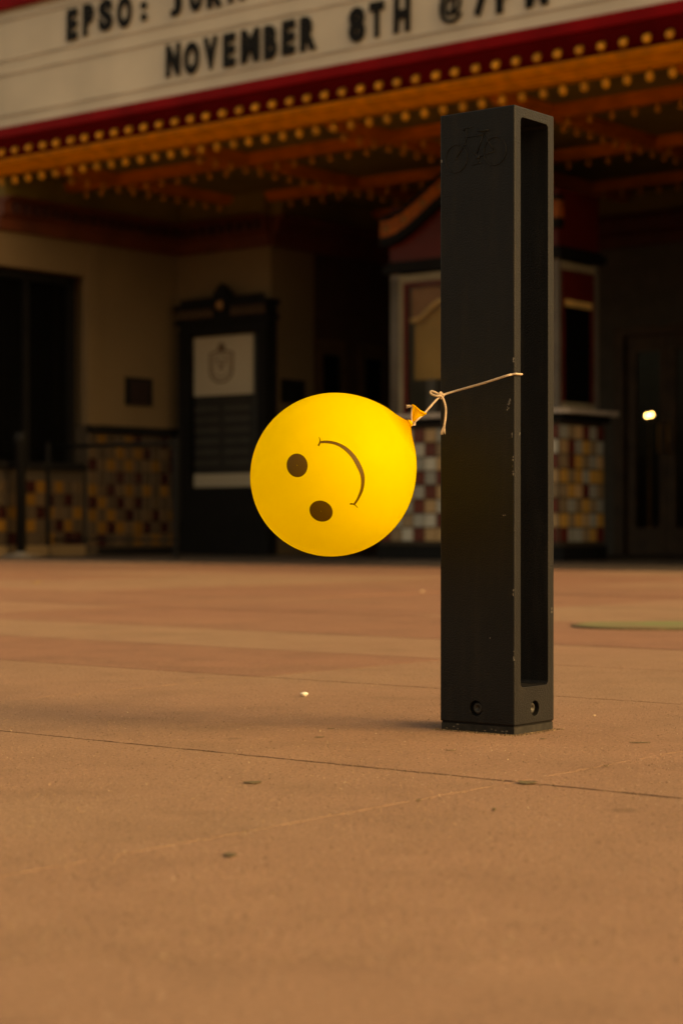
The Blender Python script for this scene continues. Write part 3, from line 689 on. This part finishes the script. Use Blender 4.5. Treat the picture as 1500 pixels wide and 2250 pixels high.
# ================================================================== BOLLARD
BTH = math.radians(38.0); ex = Vector((math.cos(BTH), -math.sin(BTH), 0)); ey = Vector((math.sin(BTH), math.cos(BTH), 0))
BC = Vector((.2474, 2.80, 0)); BLx, BLy, BZ = .130, .107, .9038
bo = bpy.data.objects.new('bike_bollard', None); COL.objects.link(bo); bo.location = BC; bo.rotation_euler = (0, 0, -BTH)
tag(bo, 'tall black metal bike parking bollard with a long open slot', 'bollard')
def rbox(mb, x0, x1, y0, y1, z0, z1): return mb.box(x0, x1, y0, y1, z0, z1)
def bevel_obj(me, w_, seg=2):
    bm = bmesh.new(); bm.from_mesh(me)
    bmesh.ops.bevel(bm, geom=bm.edges[:], offset=w_, segments=seg, profile=.5, affect='EDGES'); bm.to_mesh(me); bm.free(); return me
SLZ0, SLZ1, SY0, SY1 = .067, .8885, .0165, .0905
body_me = bevel_obj(bx(-BLx, 0, 0, BLy, .0125, BZ).mesh('body', M_black), .0022, 2)
body = link('body', body_me, bo)
# cutters
def rrect(y0, y1, z0, z1, r, n=6):
    out = []
    for cy, cz, s in ((y1 - r, z1 - r, 0), (y0 + r, z1 - r, 1), (y0 + r, z0 + r, 2), (y1 - r, z0 + r, 3)):
        for i in range(n + 1): t = math.pi / 2 * (s + i / n); out.append((cy + r * math.cos(t), cz + r * math.sin(t)))
    return out
cut = MB(); cut.prism(rrect(SY0, SY1, SLZ0, SLZ1, .0065), 'x', -BLx - .02, .02)
c1 = link('cut1', cut.mesh('c1', M_black))
HL, HRy, HZ, HRr = .0667, .0545, .0345, .0112
c2m = MB(); c2m.lathe([(-.02, HRr), (.009, HRr)], (-HL, 0, HZ), (0, 1, 0), 32); c2 = link('cut2', c2m.mesh('c2', M_black))
c3m = MB(); c3m.lathe([(-.02, HRr), (.009, HRr)], (0, HRy, HZ), (-1, 0, 0), 32); c3 = link('cut3', c3m.mesh('c3', M_black))
for c in (c1, c2, c3): c.parent = bo
bpy.context.view_layer.update()
for c in (c1, c2, c3):
    md = body.modifiers.new('b', 'BOOLEAN'); md.object = c; md.operation = 'DIFFERENCE'; md.solver = 'EXACT'
md = body.modifiers.new('bv', 'BEVEL'); md.width = .0011; md.segments = 2; md.limit_method = 'ANGLE'; md.angle_limit = math.radians(50)
dg = bpy.context.evaluated_depsgraph_get(); dg.update()
nm = bpy.data.meshes.new_from_object(body.evaluated_get(dg)); nm.name = 'body'
body.modifiers.clear(); body.data = nm
for c in (c1, c2, c3): bpy.data.objects.remove(c)
nm.materials.clear(); nm.materials.append(M_black)
def bpart(mb, name, m_, parent=None, smooth=False): return link(name, mb.mesh(name, m_, smooth), parent or bo)
pm2 = MB(); pm2.box(-BLx + .0015, -.0015, .0015, BLy - .0015, 0, .0105); bpart(pm2, 'base_plate', M_grime)
bpart(MB().box(-BLx + .0022, -.0022, .0022, BLy - .0022, .0104, .0126), 'dark_gap_fill', M_letter)  # darkness of the gap above the plate put in as recessed black filler
for org, ax in (((-HL, .009, HZ), (0, -1, 0)), ((-.009, HRy, HZ), (1, 0, 0))):
    b_ = MB(); b_.lathe([(-.001, .0082), (.003, .0082), (.0042, .0072), (.0042, .0036), (.0022, .0032)], org, ax, 24)
    bpart(b_, 'anchor_bolt', M_steel, None, True)
# bicycle emblem (cast relief), traced points turned into positions on the face
def emb(zx, zy, out=.0002):
    x_, y_ = 920 + zx / 4.327, 200 + zy / 4.327; k_ = (x_ - 750) / F
    t = (BC.x - k_ * BC.y) / (ex.x - k_ * ex.y); d = BC.y - ex.y * t
    return Vector((-t, -out, H + (HOR - y_) * d / F))
em = MB(); R_ = .0008
def seg(*pts, r=R_): em.tube([emb(*p) for p in pts], r, 8)
fw_, rw_ = emb(355, 640), emb(722, 568)
for c in (fw_, rw_): em.tube([c + Vector((.0192 * math.cos(t), 0, .0292 * math.sin(t) * .70)) for t in [2 * math.pi * i / 40 for i in range(40)]], R_, 8, True)
seg((440, 440), (612, 410)); seg((432, 490), (560, 625)); seg((608, 415), (552, 590)); seg((612, 412), (722, 568)); seg((560, 628), (722, 568))
seg((452, 350), (455, 430), (430, 515), (355, 640)); seg((425, 375), (445, 350), (505, 338)); seg((560, 368), (600, 378), (665, 366), r=.0016); seg((640, 376), (610, 412))
seg((560, 628), (568, 688)); seg((500, 700), (590, 680)); em.lathe([(-.001, .0035), (.0008, .003)], emb(560, 628), (0, -1, 0), 14)
em.lathe([(-.001, .0018), (.0010, .0012)], fw_, (0, -1, 0), 10)
bpart(em, 'bicycle_emblem', M_black, None, True)
# paint scuffs (thin flakes of bare metal with their own ragged outline)
def scuff(y_px, tpos, w_, h_, face='L', n=9, ang=0):
    mb = MB()
    for i in range(n):
        c = Vector((rnd.gauss(0, w_ * .35), rnd.uniform(-h_, h_))); pts = []
        s_ = rnd.uniform(.0004, .0012)
        for k_ in range(6):
            t = 2 * math.pi * k_ / 6; pts.append((c.x + c.y * ang + s_ * rnd.uniform(.5, 1.4) * math.cos(t), c.y + s_ * rnd.uniform(.6, 2.0) * math.sin(t)))
        zc = H + (HOR - y_px) * 2.81 / F
        if face == 'L': mb.prism([(-tpos + p[0], zc + p[1]) for p in pts], 'y', -.00025, .0003)
        else: mb.prism([(tpos + p[0], zc + p[1]) for p in pts], 'x', -.0003, .00025)
    bpart(mb, 'paint_scuff', M_scuff)
scuff(890, .010, .0022, .009, n=26, ang=.35)
for y_, t_, w_, h_, n_ in ((1018, .003, .0008, .012, 6), (1035, .002, .0008, .008, 5), (958, .004, .0008, .004, 4), (1132, .018, .006, .0006, 4), (1405, .042, .002, .001, 2), (1440, .0018, .001, .012, 4), (1300, .0025, .001, .01, 3), (790, .002, .0006, .004, 3), (330, .127, .0006, .006, 3)):
    scuff(y_, t_, w_, h_, n=n_)
scuff(1345, .1, .0008, .004, 'R', 3); scuff(950, .014, .001, .006, 'R', 2)
# dust and chips along the base
mb = MB()
for i in range(12):
    t = rnd.uniform(.004, BLx - .004); s_ = rnd.uniform(.0003, .0009); z_ = rnd.uniform(.001, .0098)
    mb.box(-t - s_ * 2, -t + s_ * 2, .0009, .0018, z_ - s_, z_ + s_)
bpart(mb, 'base_dust', mat('pale_dust', (.13, .11, .085), .9))['kind'] = 'stuff'

# ================================================================== BALLOON
BD0 = 2.815; BCN = px(731, 1043, BD0); RB_ = 180.5 / F * BD0
nax = Vector((.829, -.05, .559)).normalized()
def rho(phi): return RB_ * (1 + .058 * math.exp(-(phi / .46) ** 2) + .055 * math.exp(-(phi / .10) ** 2) + .010 * math.cos(2 * phi))
e1 = nax.orthogonal().normalized(); e2 = nax.cross(e1)
bl = bpy.data.objects.new('balloon', None); COL.objects.link(bl); bl.location = BCN
tag(bl, 'yellow smiley balloon tied sideways to the black bollard', 'balloon')
def bsurf(phi, th, k=1.0): return nax * (rho(phi) * math.cos(phi) * k) + (e1 * math.cos(th) + e2 * math.sin(th)) * (rho(phi) * math.sin(phi) * k)
mb = MB(); NP, NT = 72, 96; vs_ = []; fs = []
phis = [.032 + (math.pi - .032) * (i / NP) ** 1.15 for i in range(NP)]
for ph in phis:
    for k in range(NT): vs_.append(bsurf(ph, 2 * math.pi * k / NT))
vs_.append(bsurf(math.pi, 0))
for i in range(NP - 1):
    for k in range(NT): fs.append((i * NT + k, i * NT + (k + 1) % NT, (i + 1) * NT + (k + 1) % NT, (i + 1) * NT + k))
for k in range(NT): fs.append(((NP - 1) * NT + k, (NP - 1) * NT + (k + 1) % NT, NP * NT))
mb.add(vs_, fs); mb.build('latex_skin', M_balloon, bl, True, off=(0, 0, 0))
# neck, tied, and the flared lip
tip = nax * rho(.03); L0 = px(905, 931, 2.813) - BCN
NK = [tip * .975, tip * .99, tip * .995 + (L0 - tip) * .4, L0]
mb = MB(); mb.tube([tip * .985, tip + (L0 - tip) * .3, tip + (L0 - tip) * .65, L0], [.0065, .0055, .0040, .0030], 16); mb.build('neck', M_lip, bl, True, off=(0, 0, 0))
lipA, lipB = px(903, 890, 2.812) - BCN, px(934, 909, 2.812) - BCN
mb = MB(); NS, NR = 28, 8; vs_ = []; ldir = ((lipA + lipB) / 2 - L0); across = (lipB - lipA) / 2; dep = Vector((0, 1, 0))
for r_ in range(NR + 1):
    t = r_ / NR
    for k in range(NS):
        th = 2 * math.pi * k / NS; wv = 1 + .12 * math.sin(3 * th + 1) * t
        cpt = L0 + ldir * t; sp_ = (.0032 + (1 - .0032) * t ** .85)
        vs_.append(cpt + across * (math.cos(th) * (sp_ if t > 0 else .16) * wv) + dep * (math.sin(th) * (.003 + .007 * t) * wv) + ldir * (.05 * math.sin(2 * th + .5) * t))
mb.add(vs_, [(r_ * NS + k, r_ * NS + (k + 1) % NS, (r_ + 1) * NS + (k + 1) % NS, (r_ + 1) * NS + k) for r_ in range(NR) for k in range(NS)])
mb.build('lip', M_lip, bl, True, off=(0, 0, 0))
mb = MB(); rim = [vs_[NR * NS + k] for k in range(NS)]; mb.tube(rim, .0010, 6, True); mb.build('rolled_rim', M_lip, bl, True, off=(0, 0, 0))
# printed face: thin ink film following the skin
CAMP = Vector((0, 0, H))
def hit(x_, y_, k=1.0022):
    d = (px(x_, y_, 1.0) - CAMP).normalized(); oc = CAMP - BCN; R2_ = RB_
    for _ in range(6):
        b_ = oc.dot(d); c_ = oc.dot(oc) - R2_ * R2_; t = -b_ - math.sqrt(max(0, b_ * b_ - c_)); p = oc + d * t
        phi = math.acos(max(-1, min(1, p.normalized().dot(nax)))); R2_ = rho(phi)
    return p.normalized() * R2_ * k
def film(rows, name):
    m_ = len(rows[0]); v_ = [p for r_ in rows for p in r_]; mb = MB()
    mb.add(v_, [(i * m_ + k, i * m_ + k + 1, (i + 1) * m_ + k + 1, (i + 1) * m_ + k) for i in range(len(rows) - 1) for k in range(m_ - 1)])
    return mb.build(name, M_print, bl, True, off=(0, 0, 0))
def disc(cx, cy, rx, ry, rot, name):
    rows = []
    for i in range(9):
        s = max(.02, i / 8); r_ = []
        for k in range(41):
            t = 2 * math.pi * k / 40; u, v = rx * s * math.cos(t), ry * s * math.sin(t)
            r_.append(hit(cx + u * math.cos(rot) - v * math.sin(rot), cy + u * math.sin(rot) + v * math.cos(rot)))
        rows.append(r_)
    return film(rows, name)
Z6 = lambda p: (600 + p[0] / 6.25, 920 + p[1] / 6.25)
disc(*Z6((330, 641)), 23.0, 26.0, -.15, 'printed_eye'); disc(*Z6((658, 1268)), 26.0, 22.5, .45, 'printed_eye')
def catm(P, n):
    out = []
    for i in range(len(P) - 1):
        p0, p1, p2, p3 = P[max(i - 1, 0)], P[i], P[i + 1], P[min(i + 2, len(P) - 1)]
        for k in range(n):
            t = k / n; out.append(tuple(.5 * (2 * p1[j] + (p2[j] - p0[j]) * t + (2 * p0[j] - 5 * p1[j] + 4 * p2[j] - p3[j]) * t * t + (3 * p1[j] - p0[j] - 3 * p2[j] + p3[j]) * t ** 3) for j in range(len(p1))))
    return out + [tuple(P[-1])]
outer = catm([(645, 308), (740, 300), (870, 322), (1000, 385), (1110, 485), (1190, 605), (1245, 740), (1255, 850), (1235, 980), (1180, 1100), (1125, 1178)], 5)
inner = catm([(645, 337), (740, 337), (860, 362), (970, 428), (1070, 530), (1140, 650), (1190, 760), (1206, 860), (1195, 970), (1150, 1090), (1100, 1168)], 5)
rows = []
for s in range(4): rows.append([hit(*Z6((o_[0] + (i_[0] - o_[0]) * s / 3, o_[1] + (i_[1] - o_[1]) * s / 3))) for o_, i_ in zip(outer, inner)])
film(rows, 'printed_smile')
def stroke(P, W, name):
    c = catm(P, 5); rows = [[], []]
    for i, p in enumerate(c):
        q0, q1 = c[max(i - 1, 0)], c[min(i + 1, len(c) - 1)]; dx, dy = q1[0] - q0[0], q1[1] - q0[1]; l_ = math.hypot(dx, dy)
        t = i / (len(c) - 1); w_ = W[0] + (W[1] - W[0]) * t
        for s, r_ in ((1, 0), (-1, 1)): rows[r_].append(hit(*Z6((p[0] - dy / l_ * w_ * s, p[1] + dx / l_ * w_ * s)), k=1.0026))
    film(rows, name)
stroke([(630, 250), (643, 290), (643, 320), (622, 372)], (2.5, 13), 'printed_dimple')
stroke([(1162, 1225), (1130, 1190), (1100, 1172), (1055, 1168)], (2.5, 12), 'printed_dimple')

# ================================================================== STRING
st = bpy.data.objects.new('string', None); COL.objects.link(st); st.location = (0, 0, 0)
tag(st, 'pale twine knotted between the balloon neck and the bollard', 'string')
def dens(P, n): return [Vector(p) for p in catm([tuple(p) for p in P], n)]
def twine(P, r, name, n=10, turns=260, fray=False):
    c = dens(P, n)
    # resample evenly
    L_ = [0]
    for i in range(1, len(c)): L_.append(L_[-1] + (c[i] - c[i - 1]).length)
    tot = L_[-1]; m_ = max(6, int(tot / .0011)); q = []; j = 0
    for i in range(m_ + 1):
        s = tot * i / m_
        while j < len(L_) - 2 and L_[j + 1] < s: j += 1
        t = (s - L_[j]) / max(1e-9, L_[j + 1] - L_[j]); q.append(c[j].lerp(c[j + 1], t))
    mb = MB(); up = None; strands = [[], [], []]
    for i, p in enumerate(q):
        t = (q[min(i + 1, m_)] - q[max(i - 1, 0)]).normalized()
        if up is None: up = t.orthogonal().normalized()
        up = (up - t * up.dot(t)).normalized(); bi = t.cross(up)
        for k in range(3):
            an = turns * tot * i / m_ * 2 * math.pi / 1.0 * .5 + 2 * math.pi * k / 3
            strands[k].append(p + (up * math.cos(an) + bi * math.sin(an)) * r * .5)
    for k in range(3): mb.tube(strands[k], r * .62, 6)
    return mb.build(name, M_twine, st, True, off=(0, 0, 0))
Bw = lambda x, y, z: BC + ex * x + ey * y + Vector((0, 0, z))
zS = H + (HOR - 821) * 2.8 / F
SR = .0016
KN = px(968, 869, 2.836)
slot_in = [Bw(.0026, .004, zS - .0005), Bw(.0026, .0145, zS), Bw(-.004, .0195, zS + .0002), Bw(-.03, .0195, zS), Bw(-.09, .0195, zS - .012), Bw(-.127, .0195, zS - .022), Bw(-.133, .0140, zS - .026), Bw(-.1335, .004, zS - .029), KN + Vector((.0005, .003, .0005))]
front = [px(926, 914, 2.815), px(940, 899, 2.82), px(955, 882, 2.829), KN, px(1000, 859, 2.842), px(1060, 842, 2.817), px(1110, 826, 2.797)]
# keep the run just clear of the face
fr_ = []
for p in front:
    rel = p - BC; yy = rel.dot(ey)
    if rel.dot(ex) > -.128 and yy > -.0028: p = p + ey * (-.0028 - yy)
    fr_.append(p)
twine(fr_[:4], SR, 'balloon_lead')
twine(fr_[3:] + [Bw(-.003, -.0026, zS - .001), Bw(.0022, -.0006, zS - .0002)] + slot_in, SR, 'bollard_loop')
kn = fr_[3]
# knot
pts = []
for i in range(30):
    t = i / 29; an = t * 4 * math.pi; pts.append(kn + Vector((.0022 * math.cos(an) + (t - .5) * .004, -.0026 * math.sin(an) - .001, .0030 * math.sin(an + .8) - (t - .5) * .003)))
twine(pts, SR * .95, 'knot', 2)
d_ = kn.y - .003
twine([kn, px(956, 862, d_), px(947, 859, d_), px(945.5, 863, d_), px(952, 868, d_ - .002), px(962, 870, d_ - .003), kn + Vector((0, -.003, 0))], SR, 'bow_loop', 8)
tail = [kn + Vector((0, -.003, 0)), px(974, 878, d_ - .002), px(978.5, 895, d_ - .002), px(978.5, 915, d_ - .002), px(976, 932, d_ - .002), px(975, 940, d_ - .002)]
twine(tail, SR, 'loose_end', 8)
mb = MB()
for i in range(16):
    e = px(975 + rnd.uniform(-9, 3.5), 954 + rnd.uniform(-4, 2), d_ - .002 + rnd.uniform(-.002, .002)); s = tail[-1] + Vector((rnd.uniform(-.0012, .0012), rnd.uniform(-.001, .001), .002))
    m1 = s.lerp(e, .5) + Vector((rnd.uniform(-.0008, .0012), 0, 0)); mb.tube(dens([s, m1, e], 4), .00042, 5)
mb.build('frayed_end', M_twine, st, True, off=(0, 0, 0))
wrap = []
for i in range(40):
    an = i / 39 * 5 * math.pi; wrap.append(px(905, 932, 2.813) + Vector((.0042 * math.cos(an), -.0044 * math.sin(an), .0022 * (i / 39 - .5) * 2 + .0012 * math.cos(an))))
twine(wrap, SR * .7, 'neck_wrap', 2)
twine([px(904, 930, 2.807), px(903.5, 915, 2.806), px(904, 902, 2.806), px(905.5, 894, 2.807), px(902, 891.5, 2.806)], SR * .7, 'short_end', 8)
mb = MB()
for i in range(9):
    s = px(903, 892, 2.806); e = px(894 + rnd.uniform(-2, 5), 893 + rnd.uniform(-4, 5), 2.805 + rnd.uniform(-.002, .002)); mb.tube(dens([s, s.lerp(e, .5) + Vector((0, 0, rnd.uniform(-.001, .002))), e], 4), .0004, 5)
mb.build('short_frayed_end', M_twine, st, True, off=(0, 0, 0))
twine([px(929, 911, 2.813), px(918, 921, 2.806), px(907, 931, 2.807)], SR * .8, 'lip_cord', 8)

# ================================================================== THINGS ON THE GROUND
def gpt(x_, y_): d = H * F / (y_ - HOR); return Vector(((x_ - 750) / F * d, d, 0))
def flake(x_, y_, L_, W_, rot, m_, name, label, cat, curl=.2, thick=.0006, group=None):
    c = gpt(x_, y_); mb = MB(); n = 10; top = []; bot = []
    for i in range(n + 1):
        t = i / n; u = (t - .5) * L_; ww = W_ * .5 * (math.sin(math.pi * min(1, max(0.0, t * .96 + .02)))) ** .7 * rnd.uniform(.85, 1.1); zz = .0016 + curl * L_ * ((t - .5) ** 2) * 1.2
        top += [(u, -ww, zz + .002 * curl), (u, 0, zz), (u, ww, zz + .003 * curl)]
    bot = [(p[0], p[1], max(.0005, p[2] - thick)) for p in top]; k0 = len(top)
    fs = [(i * 3 + j, i * 3 + j + 1, i * 3 + j + 4, i * 3 + j + 3) for i in range(n) for j in range(2)]
    fb = [tuple(k0 + q for q in f[::-1]) for f in fs]
    rim = [i * 3 for i in range(n + 1)] + [n * 3 + 1] + [i * 3 + 2 for i in range(n, -1, -1)] + [1]
    fr2 = [(rim[i], rim[(i + 1) % len(rim)], k0 + rim[(i + 1) % len(rim)], k0 + rim[i]) for i in range(len(rim))]
    mb.add(top + bot, fs + fb + fr2); o = mb.build(name, m_); o.location = c; o.rotation_euler.z = rot
    return tag(o, label, cat, group)
flake(555, 1722, .022, .016, .1, M_leaf, 'fallen_leaf', 'small grey brown leaf lying flat left of centre in the foreground', 'leaf', .1)
flake(1158, 1723, .024, .022, -.6, M_leaf, 'fallen_leaf', 'torn dark leaf caught in the paving joint in front of the bollard', 'leaf', .15)
flake(505, 1882, .012, .018, .3, M_leaf, 'fallen_leaf', 'blurred tan leaf scrap nearest the camera', 'leaf', .1)
flake(78, 1282, .05, .045, .3, M_leafy, 'fallen_leaf', 'yellowish leaf far off at the left edge of the plaza', 'leaf', .7)
flake(1405, 1634, .03, .006, .0, M_leaf, 'fallen_twig', 'thin dark twig lying right of the bollard foot', 'twig', .05)
flake(702, 1622, .014, .006, .35, M_leaf, 'fallen_twig', 'short dark twig midway between balloon and long paving joint', 'twig', .05)
flake(727, 1603, .010, .004, 0, M_leaf, 'fallen_twig', 'tiny dark twig in the soft shadow under the balloon', 'twig', .05)
flake(990, 1651, .014, .004, .1, M_leaf, 'fallen_twig', 'tiny dark twig just in front of the bollard left corner', 'twig', .05)
flake(1192, 1626, .008, .004, .1, M_leaf, 'fallen_twig', 'tiny dark crumb in front of the bollard right face', 'twig', .05)
flake(1330, 1686, .006, .005, .1, M_leaf, 'fallen_twig', 'dark crumb on the sandy cross joint at right', 'twig', .2)
flake(920, 1762, .006, .005, .4, M_leaf, 'fallen_twig', 'dark crumb on the sandy cross joint below the bollard', 'twig', .2)
def pebble(x_, y_, r, label, m_=M_pebble, sx=1.0):
    bm = bmesh.new(); bmesh.ops.create_icosphere(bm, subdivisions=3, radius=r)
    for v in bm.verts:
        n_ = 1 + .18 * math.sin(v.co.x / r * 3 + 1) * math.cos(v.co.y / r * 2.3) + .1 * math.sin(v.co.z / r * 4)
        v.co = Vector((v.co.x * n_ * sx, v.co.y * n_, v.co.z * n_ * .6))
    me = bpy.data.meshes.new('pebble'); bm.to_mesh(me); bm.free(); me.materials.append(m_); me.polygons.foreach_set('use_smooth', [True] * len(me.polygons))
    mn = min(v.co.z for v in me.vertices)
    for v in me.vertices: v.co.z -= mn
    o = link('pebble', me); o.location = gpt(x_, y_); o.rotation_euler.z = .4; return tag(o, label, 'pebble')
pebble(668, 1531, .0058, 'white pebble on the paving below the balloon', sx=1.3)
pebble(520, 1651, .0013, 'tiny pale chip beside the long paving joint', mat('dull_litter', (.42, .32, .22), .8))
pebble(1305, 1574, .0016, 'small pale chip right of the bollard', MATS['dull_litter'], sx=2)
pebble(927, 1302, .007, 'pale bit of litter far behind, left of the bollard', mat('dull_litter', (.42, .32, .22), .8), sx=1.6)
pebble(1085, 1782, .0022, 'dark crumb of stone in the foreground right of centre', M_leaf)
# low steel cover with green stains at the right
c = gpt(1400, 1378); mb = MB(); out = []
for i in range(48):
    t = 2 * math.pi * i / 48; s = abs(math.cos(t)) ** .6; out.append((.52 * math.copysign(s, math.cos(t)), .20 * math.copysign(abs(math.sin(t)) ** .7, math.sin(t))))
uc = bpy.data.objects.new('utility_cover', None); COL.objects.link(uc); uc.location = c + Vector((.33, 0, 0)); uc.rotation_euler.z = -.03
tag(uc, 'low dark steel cover with green stains flush on the paving at right', 'cover')
link('rim', MB().prism(out, 'z', 0, .005).mesh('rim', M_leaf), uc)
link('lid', MB().prism([(p[0] * .965, p[1] * .9) for p in out], 'z', .005, .007).mesh('lid', M_cover), uc)
for o in COL.objects:
    if o.parent is None and o.get('category') in ('leaf', 'twig', 'pebble', 'plaque'):
        o['group'] = {'leaf': 'fallen leaves on the paving', 'twig': 'twigs and crumbs on the paving', 'pebble': 'pebbles and chips on the paving', 'plaque': 'plaques on the theatre walls'}[o['category']]
